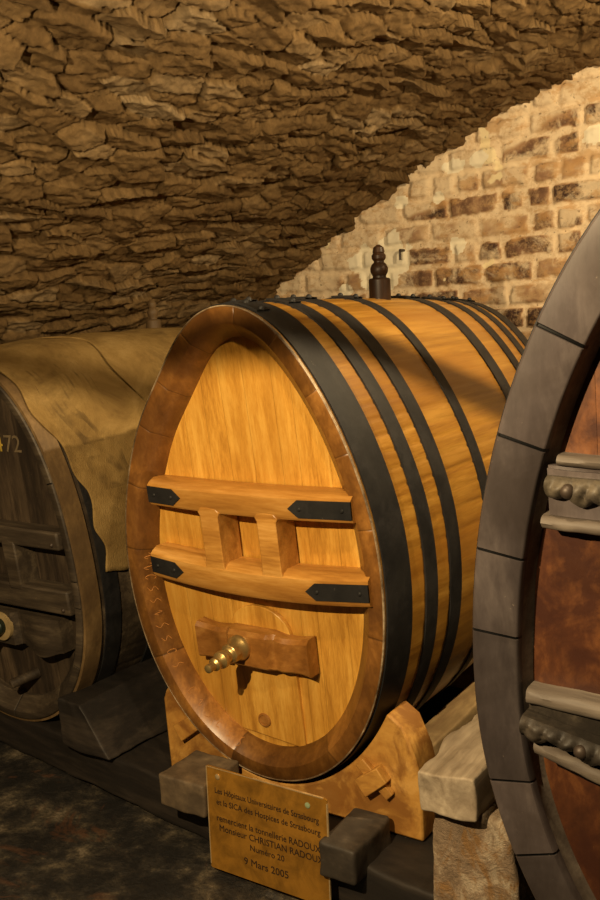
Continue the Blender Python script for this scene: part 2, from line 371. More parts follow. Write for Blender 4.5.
# end wall, brick
Xg, Zg = np.meshgrid(np.arange(xl - .1, xr + .15, .0095), np.arange(0, VCZ + VR + .15, .0085), indexing='ij')
wx = Xg + .014 * (fbm(Xg * 9, Zg * 9, 4, 71) - .5); wz = Zg + .012 * (fbm(Xg * 7, Zg * 11, 4, 72) - .5) + .012 * np.sin(Xg * 2.2)
BH, BL = .112, .262
ro = np.floor(wz / BH).astype(int); bu = wx / BL + (ro % 2) * .5 + .22 * hsh(ro, ro * 0, 5); co = np.floor(bu).astype(int)
fx = (bu - co); fz = wz / BH - ro
split = hsh(ro, co, 9) > .80                                   # some headers
fx2 = np.where(split, (fx * 2) % 1, fx); co2 = np.where(split & (fx > .5), co + 1000, co)
wlen = np.where(split, BL / 2, BL)
dm = np.minimum(np.minimum(fx2, 1 - fx2) * wlen, np.minimum(fz, 1 - fz) * BH) - .004 * (fbm(Xg * 40, Zg * 40, 3, 73))
dm = dm - .020 * np.clip(fbm(Xg * 16, Zg * 16, 4, 78, .6) - .48, 0, 1) * 2.2 + .006 * (fbm(Xg * 60, Zg * 60, 2, 79) - .5)
bm_ = np.clip((dm - .008) / .009, 0, 1); bm_ = bm_ * bm_ * (3 - 2 * bm_)
tone = bm_ * np.clip(.10 + .95 * hsh(ro, co2, 12) ** .9 + .9 * (fbm(Xg * 14, Zg * 14, 5, 80, .65) - .5), .02, 1)
arch = VR - np.hypot(Xg - VCX, Zg - VCZ)                       # render band along the arch
tone = tone * np.clip((arch - .10 - .12 * fbm(Xg * 4, Zg * 4, 3, 76)) / .06, 0, 1)
for (px_, pz_, rx_, rz_) in [(-2.47, 1.93, .10, .10), (-2.33, 1.96, .09, .12), (-2.40, 1.85, .12, .06), (-2.073, 2.229, .030, .028), (-1.977, 2.373, .055, .03), (-1.84, 2.39, .045, .035), (-2.269, 2.229, .045, .03), (-1.971, 1.985, .035, .04), (-1.28, 2.43, .06, .05), (-2.62, 1.80, .05, .03)]:
    dd_ = np.hypot((Xg - px_) / rx_, (Zg - pz_) / rz_) + .9 * (fbm(Xg * 22, Zg * 22, 4, 90) - .5)
    tone = np.where(dd_ < 1, -1.0, tone)
hgt = .016 * bm_ * (.5 + hsh(ro, co2, 13)) + .020 * (fbm(Xg * 8, Zg * 8, 5, 74) - .5) + .007 * (fbm(Xg * 45, Zg * 45, 4, 75) - .5)
grid_mesh('wall_brick_end', np.stack([Xg, YB - hgt, Zg], -1), tone, M['brick'])

# floor
FZ = .13
Xg, Yg2 = np.meshgrid(np.arange(xl - .1, xr + .1, .018), np.arange(-3, YB + .1, .018), indexing='ij')
hg = .035 * (fbm(Xg * 3, Yg2 * 3, 6, 91, .55) - .6)
grid_mesh('floor', np.stack([Xg, Yg2, FZ + hg], -1), Xg * 0, M['floor'])

# ------------------------------------------------------------------ casks
def polyoff(P, wd):
    """offset a closed curve inwards by wd (P: n x 2)"""
    d = np.roll(P, -1, 0) - np.roll(P, 1, 0); d /= np.linalg.norm(d, axis=1)[:, None]
    n = np.stack([d[:, 1], -d[:, 0]], 1)                       # outward for clockwise-from-top order
    c = P.mean(0)
    if ((P - c) * n).sum() < 0: n = -n
    return P - n * wd
class Cask:
    def __init__(s, root, org, prof, T, bul, tap, Lb, n=360):
        s.root = root; s.org = np.array(org, float); s.T = T; s.bul = bul; s.tap = tap; s.Lb = Lb; s.n = n
        s.P0 = np.array(prof)
    def W(s, V):                                              # local (x, y, z about centre) -> world
        V = np.asarray(V, float).reshape(-1, 3); return np.stack([s.org[0] + V[:, 0], s.org[1] + V[:, 1] - s.T * V[:, 2], s.org[2] + V[:, 2]], 1)
    def Wa(s, V):                                             # absolute x,z with local depth y
        V = np.asarray(V, float).reshape(-1, 3); return np.stack([V[:, 0], s.org[1] + V[:, 1] - s.T * (V[:, 2] - s.org[2]), V[:, 2]], 1)
    def sec(s, y, off=0.0):
        k = 1 - ((y - s.Lb / 2) / (s.Lb / 2)) ** 2
        P = s.P0 * [1 + s.bul[0] * k + s.tap[0] * y, 1 + s.bul[1] * k + s.tap[1] * y]
        if off: P = polyoff(P, -off)
        return P
    def ring(s, y, off=0.0, yf=None):
        P = s.sec(y, off); yy = y if yf is None else yf
        return s.W(np.stack([P[:, 0], np.full(len(P), yy), P[:, 1]], 1))
    def curve_from(s, P, y): return s.W(np.stack([P[:, 0], np.full(len(P), y), P[:, 1]], 1))

def make_body(ck, L, y0, rim_w, mat, nst=46, groove=.0025):
    n = ck.n; idx = np.arange(n); st = (idx * nst / n); sid = np.floor(st).astype(int); fr = st - sid
    tone = hsh(sid, sid * 0, 77 + int(abs(ck.org[0]) * 10))
    mb = MB(); ys_ = np.linspace(y0, L, 40); rows = []
    gm = np.minimum(fr, 1 - fr); g = np.clip(1 - gm / .10, 0, 1) * groove
    for y in ys_:
        P = ck.sec(y); Pin = polyoff(P, 1.0) - P; P = P + Pin * (g * min(1, max(0, (y - .11) / .05)))[:, None]
        rows.append(ck.curve_from(P, y))
    mb.grid(np.array(rows), cv=True, a=np.tile(tone, len(ys_)))
    # back chime and back head
    Pb = ck.sec(L); rows = [ck.curve_from(Pb, L), ck.curve_from(polyoff(Pb, rim_w), L), ck.curve_from(polyoff(Pb, rim_w), L - .06)]
    mb.grid(np.array(rows), cv=True, a=.5)
    b = mb.n; mb.add(rows[-1], [tuple(range(n))], .5)
    return mb.build('barrel_body', mat, ck.root, smooth=50)

def make_hoop(ck, ya, yb, mat, th=.004, name='hoop', a=.5, lap=None, root=None):
    mb = MB()
    ys_ = np.linspace(ya, yb, 3)
    rows = [ck.ring(y, th) for y in ys_] + [ck.ring(y, -.002) for y in ys_[::-1]]
    mb.grid(np.array(rows), cu=True, cv=True, a=a)
    ym = (ya + yb) / 2
    if lap is not None:                                       # riveted lap plate and rivets on top
        c = [int(lap) % ck.n]
        i0, i1 = int(lap) - 5, int(lap) + 5
        R1 = [np.take(ck.ring(y, th * 2), range(i0, i1), 0, mode='wrap') for y in (ya, yb)]
        R0 = [np.take(ck.ring(y, th * .5), range(i0, i1), 0, mode='wrap') for y in (yb, ya)]
        mb.grid(np.array(R1 + R0), cu=True, a=a)
        for k in (int(lap) - 3, int(lap) + 3):
            p = np.take(ck.ring(ym, th * 2), k, 0, mode='wrap'); q = np.take(ck.ring(ym, th * 2 + .01), k, 0, mode='wrap')
            mb.lathe([(.009, -.002), (.008, .004), (.004, .008)], p, q - p, 10, a)
    return mb.build(name, mat, ck.root, smooth=40)

def fourier_profile(c, K, n=360):
    th = np.linspace(0, 2 * np.pi, n, endpoint=False)
    r = sum(c[k] * np.cos(k * th) for k in range(K)) + sum(c[K + j] * np.sin((j + 1) * th) for j in range(len(c) - K))
    return np.stack([r * np.sin(th), r * np.cos(th)], 1)
def super_profile(a, ht, hb, nt=2.0, nb=2.0, n=360):
    th = np.linspace(0, 2 * np.pi, n, endpoint=False); out = []
    for t in th:
        H = ht if math.cos(t) >= 0 else hb; e = nt if math.cos(t) >= 0 else nb
        s, c = math.sin(t), math.cos(t)
        rr = (abs(s / a) ** e + abs(c / H) ** e) ** (-1 / e); out.append((rr * s, rr * c))
    return np.array(out)

def rim_ring(ck, w_face, w_bev, rec, y_f, mat, joints, name='rim', tone_seed=1, gap=.0016, jw=.0035, jd=-1.5):
    """front rim: flat face then bevel into the recess, cut by butt joints at the listed indices"""
    J = sorted(j % ck.n for j in joints)
    idx = np.array(sorted(set([float(i) for i in range(ck.n) if i not in J] + [j + d for j in J for d in (-.26, -.10, .10, .26)])))
    idx = idx % ck.n; idx.sort(); n = len(idx); P00 = ck.sec(0)
    def samp(P): i0 = np.floor(idx).astype(int) % ck.n; f = (idx - np.floor(idx))[:, None]; return P[i0] * (1 - f) + P[(i0 + 1) % ck.n] * f
    seg = np.searchsorted(J, idx, side='right') % len(J)
    tone = hsh(seg, seg * 0, tone_seed)
    dj = np.min(np.abs(idx[:, None] - np.array(J)[None]), axis=1); dj = np.minimum(dj, np.min(np.abs(idx[:, None] - np.array(J)[None] - ck.n), axis=1)); dj = np.minimum(dj, np.min(np.abs(idx[:, None] - np.array(J)[None] + ck.n), axis=1))
    isj = (dj < .15).astype(float)
    rows = []
    tone = np.where(isj > 0, jd, tone)
    prof = [(0.0, .03), (.000, .004), (.004, .0), (w_face - .004, .0), (w_face, .004), (w_face + w_bev, rec * .75), (w_face + w_bev, rec + .012)]
    for wd, yy in prof:
        rows.append(ck.curve_from(samp(polyoff(P00, wd)), yy + y_f))
    R = np.array(rows)
    R[1:5, isj > 0, 1] += jw                                    # tiny notch at each joint
    mb = MB(); mb.grid(R, cv=True, a=np.tile(tone, len(prof)))
    return mb.build(name, mat, ck.root, smooth=45)

def head_panel(ck, inset, rec, mat, nplank, bow=0.0, name='head'):
    """planked head inside the rim; vertical boards with fine seams"""
    P = polyoff(ck.sec(0), inset); x0, x1 = P[:, 0].min(), P[:, 0].max()
    # top / bottom by x
    right = P
    edges = np.linspace(x0 + 1e-4, x1 - 1e-4, nplank + 1); edges[1:-1] += rng.uniform(-.012, .012, nplank - 1)
    def zr(x):
        zs = []
        Q = np.roll(P, -1, 0)
        for a, b in zip(P, Q):
            if (a[0] - x) * (b[0] - x) <= 0 and a[0] != b[0]:
                t = (x - a[0]) / (b[0] - a[0]); zs.append(a[1] + t * (b[1] - a[1]))
        return min(zs), max(zs)
    mb = MB()
    for i in range(nplank):
        a, b = edges[i], edges[i + 1]; xs = np.linspace(a + .0003, b - .0003, 10); rows = []
        for j, x in enumerate(xs):
            z0, z1 = zr(x); zz = np.linspace(z0, z1, 24)
            gy = .0006 if j in (0, 9) else 0
            rows.append(ck.W(np.stack([np.full(24, x), rec + gy + bow * (1 - (x / x1) ** 2) * (1 - ((zz - (P[:, 1].max() + P[:, 1].min()) / 2) / ((P[:, 1].max() - P[:, 1].min()) / 2)) ** 2).clip(0, 1), zz], 1)))
        mb.grid(np.array(rows), a=rng.uniform(0, 1))
    Pf = polyoff(ck.sec(0), inset - .004); b = mb.n
    mb.add(ck.curve_from(Pf, rec + .02), [tuple(range(ck.n))], .2)
    return mb.build(name, mat, ck.root, smooth=0)

T = .111
# ================= golden cask
root = thing('wine_cask', 'golden egg-shaped oak cask with black iron hoops and a brass tap', 'cask', (-1.533, 2.1, .36))
cO = [.508, -.214, .149, -.032, .026, -.003, .004, -.009, .024, -.004, .006]
ck = Cask(root, (-1.533, 2.0, 1.296), fourier_profile(cO, 7), T, (.101, .043), (.054, -.046), 1.634)
CK1 = ck
make_body(ck, 1.50, .004, .05, M['stave'], 52)
REC = .060
rim_ring(ck, .047, .036, REC, 0, M['oak_rim'], [8, 27, 52, 80, 108, 137, 165, 190, 214, 240, 262, 290, 316, 341], 'rim', 4, jw=.0008, jd=.0)
head_panel(ck, .082, REC, M['oak_head'], 9, bow=.012)
mb = MB(); mb.grid(np.array([ck.curve_from(polyoff(ck.sec(0), a_), b_) for a_, b_ in ((-.0012, .006), (-.0012, .0008), (.0018, -.0008), (.0026, .003))]), cu=True, cv=True); mb.build('worn_edge_highlight', M['worn'], root)  # thin pale ring: worn rim edge plus its highlight put into the colour
for (a, b, l) in [(0.012, .067, 12), (.067, .125, 2), (.197, .256, 8), (.329, .391, 4), (.569, .62, 6), (.961, 1.035, 5), (1.175, 1.235, 7), (1.32, 1.375, 4), (1.425, 1.497, 6)]:
    make_hoop(ck, a, b, M['iron'], .005, lap=l, a=.4 + .3 * random.random())
# crossbars
def bow_bar(ck, xc, hw, z0, z1, yf, yb, sag, bowy, mat, name='crossbar', nseg=24, chamf=.010):
    """horizontal bar across the head, slightly bowed, chamfered top edge"""
    mb = MB(); rows = []
    for i in range(nseg + 1):
        t = -1 + 2 * i / nseg; x = xc + hw * t; s_ = sag * (1 - t * t); by = bowy * (1 - t * t)
        pr = [(yb, z1 + .004), (yf + .030 - by, z1 + .004), (yf + chamf - by, z1 - .006), (yf - by, z1 - .014), (yf - by, z0 + .008), (yf + .006 - by, z0), (yb, z0)]
        rows.append(ck.Wa([(x, y, z - s_) for y, z in pr]))
    mb.grid(np.array(rows), cv=True, a=.6)
    k = 7; b = mb.n
    mb.f.append(tuple(range(b - (nseg + 1) * k, b - (nseg + 1) * k + k))); mb.f.append(tuple(range(b - k, b))[::-1])
    return mb.build(name, mat, ck.root, smooth=40)
XC = -1.514
YF = -.014
def bar_y(x, hw, bowy): t = (x - XC) / hw; return -bowy * (1 - t * t)
def bar_z(x, hw, sag): t = (x - XC) / hw; return -sag * (1 - t * t)
for (z0, z1, hw, sag, bw) in [(1.180, 1.253, .337, .006, .012), (.958, 1.042, .364, .018, .014)]:
    bar = bow_bar(ck, XC, hw, z0, z1, YF, REC + .004, sag, bw, M['oak_bar'])
    for sgn in (-1, 1):
        ln = .125 if sgn < 0 else .185
        xe = XC + sgn * (hw + .0); poly = []
        zc = (z0 + z1) / 2 - .004; hz = .024
        xi = xe - sgn * ln
        pts = [(xe, zc + hz), (xi + sgn * .03, zc + hz), (xi, zc), (xi + sgn * .03, zc - hz), (xe, zc - hz)]
        mb = MB()
        yy0 = YF - .0035
        def fn(V, hw=hw, sag=sag, bw=bw):
            V = V.copy(); V[:, 1] += np.array([bar_y(x, hw, bw) for x in V[:, 0]]); V[:, 2] += np.array([bar_z(x, hw, sag) for x in V[:, 0]]); return CK1.Wa(V)
        mb.prism(pts, yy0, yy0 + .006, fn)
        for bx in (xe - sgn * .025, xi + sgn * .035):
            p = fn(np.array([[bx, yy0, zc]]))[0]; mb.lathe([(.006, .002), (.006, -.001), (.003, -.004)], p, (0, 1, 0), 10)
        mb.build('iron_strap', M['iron'], bar, smooth=30)
for xs in (-1.630, -1.437):
    mb = MB(); z0, z1 = 1.010, 1.186; w0 = .031
    pts = [(xs - w0 - .006, z0 - .006), (xs - w0, z0 + .012), (xs - w0, z1 - .022), (xs - w0 - .007, z1 - .010), (xs - w0 + .004, z1 + .002), (xs, z1 + .004), (xs + w0 - .004, z1 + .002), (xs + w0 + .007, z1 - .010), (xs + w0, z1 - .022), (xs + w0, z0 + .012), (xs + w0 + .006, z0 - .006)]
    mb.prism(pts, YF - .012, REC + .004, CK1.Wa)
    mb.build('strut', M['oak_bar'], root, bevel=.003)
# small hatch with arched top, its yoke and tap
mb = MB(); pts = [(-1.680, .475), (-1.672, .80)] + [(-1.565 + .105 * math.cos(t), .80 + .085 * math.sin(t)) for t in np.linspace(math.pi * .96, .04 * math.pi, 14)] + [(-1.458, .80), (-1.452, .455)]
mb.prism(pts, REC - .006, REC + .010, CK1.Wa, .75); hatch = mb.build('hatch', M['oak_head'], root, bevel=.002)
mb = MB(); rows = []
XT = -1.575
for x in np.linspace(-.245, .245, 60) * 1.0:
    ax = abs(x)
    if ax < .082: d = .078
    elif ax < .105: d = .078 - .024 * math.sin((ax - .082) / .023 * math.pi / 2)
    elif ax < .135: d = .054 + .006 * math.sin((ax - .105) / .03 * math.pi / 2)
    else: d = .060 - .012 * math.sin((ax - .135) / .11 * math.pi) + .0
    x *= .80; zt = .815 - (0 if ax < .09 else .010 * math.sin((ax - .09) / .155 * math.pi)); zb = .712 + (.0 if ax < .09 else -.004)
    d *= .82
    rows.append(CK1.Wa([(XT + x, REC, zt + .006), (XT + x, REC - d + .012, zt + .004), (XT + x, REC - d, zt - .008), (XT + x, REC - d, zb + .006), (XT + x, REC - d + .006, zb), (XT + x, REC, zb)]))
mb.grid(np.array(rows), cv=True, a=.4); b = mb.n; mb.f.append(tuple(range(b - 360, b - 354))); mb.f.append(tuple(range(b - 6, b))[::-1])
yoke = mb.build('hatch_yoke', M['oak_dark'], root, smooth=25)
# tap
TB = CK1.Wa([(-1.600, REC - .064, .772)])[0]
tp = MB(); axd = (0.0, -1, -.10)
tp.lathe([(.024, -.01), (.038, .0), (.038, .008), (.035, .013), (.032, .018), (.027, .030), (.0265, .050), (.024, .056), (.020, .060)], TB, axd, 32)
tp.lathe([(.024, .030), (.030, .034), (.029, .050), (.022, .056)], TB, axd, 8)
tp.lathe([(.020, .056), (.019, .074), (.0245, .078), (.0255, .084), (.0245, .092), (.017, .100), (.0155, .108), (.019, .112), (.019, .118), (.013, .124), (.0115, .134), (.013, .140), (.012, .147), (.006, .150)], TB, axd, 24)
tp.build('tap', M['brass'], root, smooth=35)
mb = MB(); p = CK1.Wa([(-1.590, REC, .520)])[0]
mb.lathe([(.024, .008), (.024, -.004), (.021, -.010), (.016, -.012), (.015, -.009), (.004, -.009)], p, (0, 1, 0), 24)
mb.build('drain_plug', M['oak_dark'], root, smooth=30)
# carved flourishes on the lower left of the rim
mb = MB(); Pm = polyoff(ck.sec(0), .064); Pn = polyoff(ck.sec(0), .060)
rr = random.Random(3)
for i in range(190, 240, 3):
    c0 = Pm[i]; tx = Pm[(i + 2) % 360] - Pm[(i - 2) % 360]; tx /= np.linalg.norm(tx); nx = np.array([tx[1], -tx[0]])
    if rr.random() < .12: continue
    pts = []; k = rr.choice([0, 1, 2]); L_ = rr.uniform(.012, .022); Hh = rr.uniform(.006, .011)
    for t in np.linspace(-1, 1, 9):
        if k == 0: q = c0 + tx * L_ * t * .5 + nx * Hh * math.sin(t * 3)
        elif k == 1: q = c0 + tx * L_ * .4 * math.cos(t * 2.4) + nx * Hh * math.sin(t * 2.4)
        else: q = c0 + tx * L_ * .35 * math.sin(t * 4) + nx * Hh * 1.2 * t
        dep = np.linalg.norm(q - c0)
        # depth on the bevel
        dd = .064 + float(np.dot(q - c0, nx)) * (-1 if np.dot(nx, c0) > 0 else 1); f = (dd - .047) / .036
        pts.append((q[0], .004 + (REC * .75 - .004) * min(1, max(0, f)) - .0006, q[1]))
    sm = MB(); sm.tube(CK1.W(pts), .0011, 5); sm.build('carved_stroke', M['carve_light'], root)
# turned bung on top
mb = MB(); zb0 = 1.710; bo = (-1.480, 2.75, zb0)
mb.lathe([(.033, 0), (.035, .01), (.035, .086), (.032, .090), (.022, .092), (.0215, .098), (.028, .110), (.029, .122), (.024, .134), (.0165, .141), (.0165, .145), (.0225, .153), (.023, .163), (.018, .170), (.0195, .174), (.0165, .188), (.004, .197)], bo, (0, 0, 1), 28)
mb.build('bung', M['bung'], root, smooth=30)

# ================= old left cask
root2 = thing('wine_cask', 'blackened old oak cask at the left edge, half covered with burlap sacks', 'cask', (-2.745, 2.2, .28))
ck2 = Cask(root2, (-2.745, 2.1, .85), super_profile(.452, .755, .568, 2.35, 2.1), T, (.085, .035), (.04, .01), 1.55)
make_body(ck2, 1.42, .004, .05, M['old_bar'], 40)
rim_ring(ck2, .03, .045, .07, 0, M['old_bar'], [20, 50, 88, 100, 128, 150, 180, 210, 240, 270, 300, 330], 'rim', 9)
head_panel(ck2, .072, .07, M['old_head'], 9)
make_hoop(ck2, .008, .075, M['old_rim'], .010, 'chime_band', .6)
for (a, b) in [(.10, .165), (.31, .37), (.55, .60), (.95, 1.0), (1.33, 1.40)]:
    make_hoop(ck2, a, b, M['iron'], .005)
XC2 = -2.76
for (z0, z1, hw) in [(.972, 1.036, .425), (.742, .830, .425)]:
    mb = MB(); mb.box(XC2 - hw, XC2 + hw, -.012, .074, z0, z1, ck2.Wa); br_ = mb.build('crossbar', M['old_bar'], root2, bevel=.008)
    mb = MB()
    p = ck2.Wa([(XC2 + hw - .03, -.012, z0 + .02)])[0]; mb.lathe([(.008, .004), (.008, -.003), (.003, -.007)], p, (0, 1, 0), 10); mb.build('bolt', M['rust'], br_)
for xs in (-2.585, -2.935):
    mb = MB(); mb.box(xs - .032, xs + .032, -.014, .074, .81, .985, ck2.Wa); mb.build('strut', M['old_bar'], root2, bevel=.006)
mb = MB(); rows = []
for x in np.linspace(-.33, .33, 50):
    ax = abs(x); d = .075 if ax < .11 else (.05 if ax < .13 else .068 - .010 * math.cos((ax - .13) / .2 * 6))
    zb = .585 if ax < .11 else .575 + .012 * math.cos((ax - .13) / .2 * 6)
    rows.append(ck2.Wa([(XC2 + x, .07, .715), (XC2 + x, .07 - d, .708), (XC2 + x, .07 - d, zb), (XC2 + x, .07, zb)]))
mb.grid(np.array(rows), cv=True); b = mb.n; mb.f.append(tuple(range(b - 200, b - 196))); mb.f.append(tuple(range(b - 4, b))[::-1])
mb.build('hatch_yoke', M['old_bar'], root2, smooth=25)
p = ck2.Wa([(-2.705, -.006, .655)])[0]
mb = MB(); mb.lathe([(.052, .004), (.052, -.010), (.030, -.012), (.024, -.004)], p, (0, 1, 0), 28); mb.build('tap_collar', M['pale_ring'], root2, smooth=30)
mb = MB(); mb.lathe([(.030, 0), (.030, -.03), (.020, -.04), (.020, -.09), (.024, -.095), (.024, -.115), (.008, -.12)], p, (0, 1, 0), 20); mb.build('tap', M['tap_green'], root2, smooth=30)
p = ck2.Wa([(-2.66, .07, .452)])[0]; mb = MB(); mb.lathe([(.020, 0), (.018, .05), (.017, .105), (.012, .11)], p, (-.25, -1, -.12), 16); mb.build('wooden_peg', M['old_bar'], root2, smooth=30)
# painted number
def text_mesh(txt, size, name, mat, parent, fn, extr=.0008, align='CENTER', bold=0.0):
    cu = bpy.data.curves.new('t', 'FONT'); cu.body = txt; cu.size = size; cu.extrude = extr; cu.align_x = align; cu.offset = bold; cu.resolution_u = 3
    ob = bpy.data.objects.new('t', cu); COL.objects.link(ob); dg = bpy.context.evaluated_depsgraph_get(); dg.update()
    me = bpy.data.meshes.new_from_object(ob.evaluated_get(dg)); bpy.data.objects.remove(ob)
    V = np.array([v.co[:] for v in me.vertices]); V = fn(V) - parent_world(parent)
    for v, c in zip(me.vertices, V): v.co = c
    me.name = name; me.materials.clear(); me.materials.append(mat)
    o = bpy.data.objects.new(name, me); COL.objects.link(o); o.parent = parent; return o
text_mesh('4', .085, 'painted_digit', M['paint_yellow'], root2, lambda V: ck2.Wa(np.stack([-2.633 + V[:, 0], .0672 - V[:, 2], 1.285 + V[:, 1]], 1)))
text_mesh('72', .085, 'painted_digit', M['paint_faint'], root2, lambda V: ck2.Wa(np.stack([-2.562 + V[:, 0], .0672 - V[:, 2], 1.285 + V[:, 1]], 1)))
mb = MB(); mb.lathe([(.032, 0), (.032, .085), (.028, .09), (.017, .092), (.017, .10), (.023, .112), (.024, .122), (.020, .134), (.014, .14), (.018, .148), (.018, .160), (.010, .172), (.003, .176)], (-2.755, 3.08, 1.610), (0, 0, 1), 24)
mb.build('bung', M['old_rim'], root2, smooth=30)

# ---- burlap over the old cask (two sacks)
def sack(ya, yb, ia, ib, off, seed, label, printf=None, front=None, low=None):
    nu, nv = 120, 90; P = np.zeros((nu, nv, 3)); A = np.zeros((nu, nv))
    idx = np.linspace(ia, ib, nu)
    for j, tv in enumerate(np.linspace(0, 1, nv)):
        for_i = idx
        y = ya + (yb - ya) * tv
        R = ck2.ring(y, 0); C0 = ck2.ring(y, .01)
        ii = np.floor(idx).astype(int) % 360; jj = (ii + 1) % 360; fr = (idx - np.floor(idx))[:, None]
        base = R[ii] * (1 - fr) + R[jj] * fr; nrm = (C0[ii] - R[ii]); nrm /= np.linalg.norm(nrm, axis=1)[:, None]
        s_ = idx * .012
        wr = .022 * (fbm(s_ * 2.2 + y * 1.2, y * 3.0 + s_ * .6, 4, seed) - .35) + .012 * np.abs(np.sin(s_ * 3.0 + y * 9 + 2 * fbm(s_ * 2, y * 2, 2, seed + 4))) * .6
        Q = base + nrm * (off + np.clip(wr, 0, 1))[:, None]
        sh = .03 * (fbm(s_ * 4, y * 0 + s_ * 3, 3, seed + 9) - .5)
        Q[:, 1] += sh + (front(idx) * (1 - tv) if front else 0)
        if low is not None:                                    # ragged hem
            e = np.clip((idx - (ib - 8)) / 8, 0, 1); Q[:, 2] -= e * low * (.4 + fbm(y * 7 + s_ * 0, s_ * 0, 3, seed + 2))
        P[:, j] = Q
        if printf: A[:, j] = [printf(i, y) for i in idx]
    mb = MB(); mb.grid(P, a=A)
    o = mb.build('burlap_sack', M['burlap'], None, smooth=60, org=tuple(np.array([-2.76, 2.1, 1.6])))
    so = o.modifiers.new('thick', 'SOLIDIFY'); so.thickness = .005; so.offset = 1
    return tag(o, label, 'sack')
def pr(i, y):
    v = 0
    if .10 < y < .34:
        if 18 < i < 32 and (y * 42) % 1 < .6: v = .75
        if 32 < i < 42 and .12 < y < .22 and not (35 < i < 39 and .15 < y < .19): v = .85
        if 45 < i < 57 and .10 < y < .28: v = .8 if not (48 < i < 52 and .16 < y < .2) else .2
    if 66 < i < 70 and y < .8: v = .6
    if .30 < y < .33 and i > 60: v = .6
    return v * (.35 + 1.0 * float(fbm(np.array(i * .4), np.array(y * 30), 2, 8)))
sack(.04, .62, -75, 84, .008, 21, 'burlap sack with faded dark print draped over the front of the left cask', pr, lambda i: .075 * np.clip((i - 30) / 25, 0, 1) + .012 * np.sin(i * .35), .03)
sack(.50, 1.38, -75, 80, .015, 41, 'plain burlap sack draped over the rear of the left cask around its bung', None, lambda i: -.0 * i + .03 * np.sin(i * .2), .02)

# ================= big right cask
root3 = thing('wine_cask', 'huge dark cask at the right edge with grey segmented rim and red-brown head', 'cask', (0.0, 1.7, .13))
ck3 = Cask(root3, (0.0, 1.6, .99), super_profile(.690, 1.085, .862), T, (.035, .03), (.0, .0), 1.5)
th3 = lambda z_: 0
P3 = ck3.sec(0)
jz = [1.679, 1.486, 1.267, 1.116, .794, .638]
joints = []
for z in jz:
    k = min(range(180, 360), key=lambda i: abs(P3[i, 1] + .99 - z)); joints.append(k)
joints += [k for k in (345, 8, 30, 52, 78, 100, 125, 150, 172, 195)]
make_body(ck3, 1.42, .10, .06, M['grey_rim'], 60)
rim_ring(ck3, .088, .004, .045, 0, M['grey_rim'], joints, 'rim', 14, jw=.005)
# the inner staves seen past the rim, then the head
mb = MB(); rows = [ck3.curve_from(polyoff(P3, .090), .018), ck3.curve_from(polyoff(P3, .093), .034), ck3.curve_from(polyoff(P3, .104), .052)]
mb.grid(np.array(rows), cv=True, a=.6); mb.build('croze', M['grey_bar'], root3, smooth=40)
head_panel(ck3, .100, .046, M['red_head'], 9)
for (a, b) in [(.012, .10), (.22, .30), (.45, .52), (.98, 1.05), (1.3, 1.38)]: make_hoop(ck3, a, b, M['iron'], .003)
def moulded(ck, hw, prof, mat, name, parent, sagf=lambda t: 0, n=140, a=.5):
    mb = MB(); rows = []
    for i in range(n + 1):
        t = -1 + 2 * i / n; x = hw * t; s_ = sagf(t)
        rows.append(ck.Wa([(x, y + (.006 * float(fbm(np.array(x * 22), np.array(z * 150), 3, 6)) if y < .04 else 0), z - s_ + .006 * (float(fbm(np.array(x * 18), np.array(z * 40), 3, 7)) - .5)) for y, z in prof]))
    k = len(prof); mb.grid(np.array(rows), cv=True, a=a); b = mb.n
    mb.f.append(tuple(range(b - (n + 1) * k, b - (n + 1) * k + k))); mb.f.append(tuple(range(b - k, b))[::-1])
    return mb.build(name, mat, parent, smooth=40)
def halfround(z0, z1, yf, yb):
    zc, r = (z0 + z1) / 2, (z1 - z0) / 2
    return [(yb, z1)] + [(yf + .016 - .016 * math.sin(q), zc + r * math.cos(q)) for q in np.linspace(0, math.pi, 9)] + [(yb, z0)]
def scallop(ck, hw, z0, z1, yf, parent, sagf, per=.045, bolts=()):
    """carved band: lumpy relief and a scalloped lower edge"""
    mb = MB(); nx, nz = 260, 12; P = np.zeros((nx, nz, 3))
    for i in range(nx):
        t = -1 + 2 * i / (nx - 1); x = hw * t; s_ = sagf(t)
        wv = .011 * abs(math.sin(x / per * math.pi)) + .006 * math.sin(x / per * 2.3)
        for j in range(nz):
            q = j / (nz - 1); zz = z1 - s_ + (z0 - z1 - wv) * q
            rel = .020 * math.sin(q * math.pi) ** .6 * (.55 + .45 * abs(math.sin(x / per * 1.5 * math.pi + 2 * q))) + .006 * float(fbm(np.array(x * 60), np.array(q * 4), 3, 5))
            P[i, j] = ck.Wa([(x, yf - rel, zz)])[0]
    mb.grid(P)
    Pb = P.copy(); Pb[:, :, 1] += .040; mb.grid(Pb, flip=True)
    for edge, e2 in ((P[:, -1], Pb[:, -1]), (P[:, 0], Pb[:, 0])): mb.grid(np.stack([edge, e2], 1))
    for edge, e2 in ((P[0], Pb[0]), (P[-1], Pb[-1])): mb.grid(np.stack([edge, e2], 1))
    o = mb.build('carved_band', M['carved'], parent, smooth=50)
    for bx in bolts:
        t = bx / hw; p = ck.Wa([(bx, yf - .016, (z0 + z1) / 2 - sagf(t) - .004)])[0]
        m2 = MB(); m2.lathe([(.013, .006), (.013, -.002), (.010, -.008), (.004, -.011)], p, (0, 1, 0), 16); m2.build('bolt', M['rust'], o, smooth=40)
    return o
s0 = lambda t: .012 * (1 - t * t)
moulded(ck3, .512, halfround(1.432, 1.452, .0, .052), M['grey_bar'], 'crossbar', root3, s0)
moulded(ck3, .530, [(.052, 1.432), (.012, 1.432), (.012, 1.427), (.006, 1.427), (.006, 1.345), (.052, 1.345)], M['grey_rim'], 'crossbar', root3, s0, a=.9)
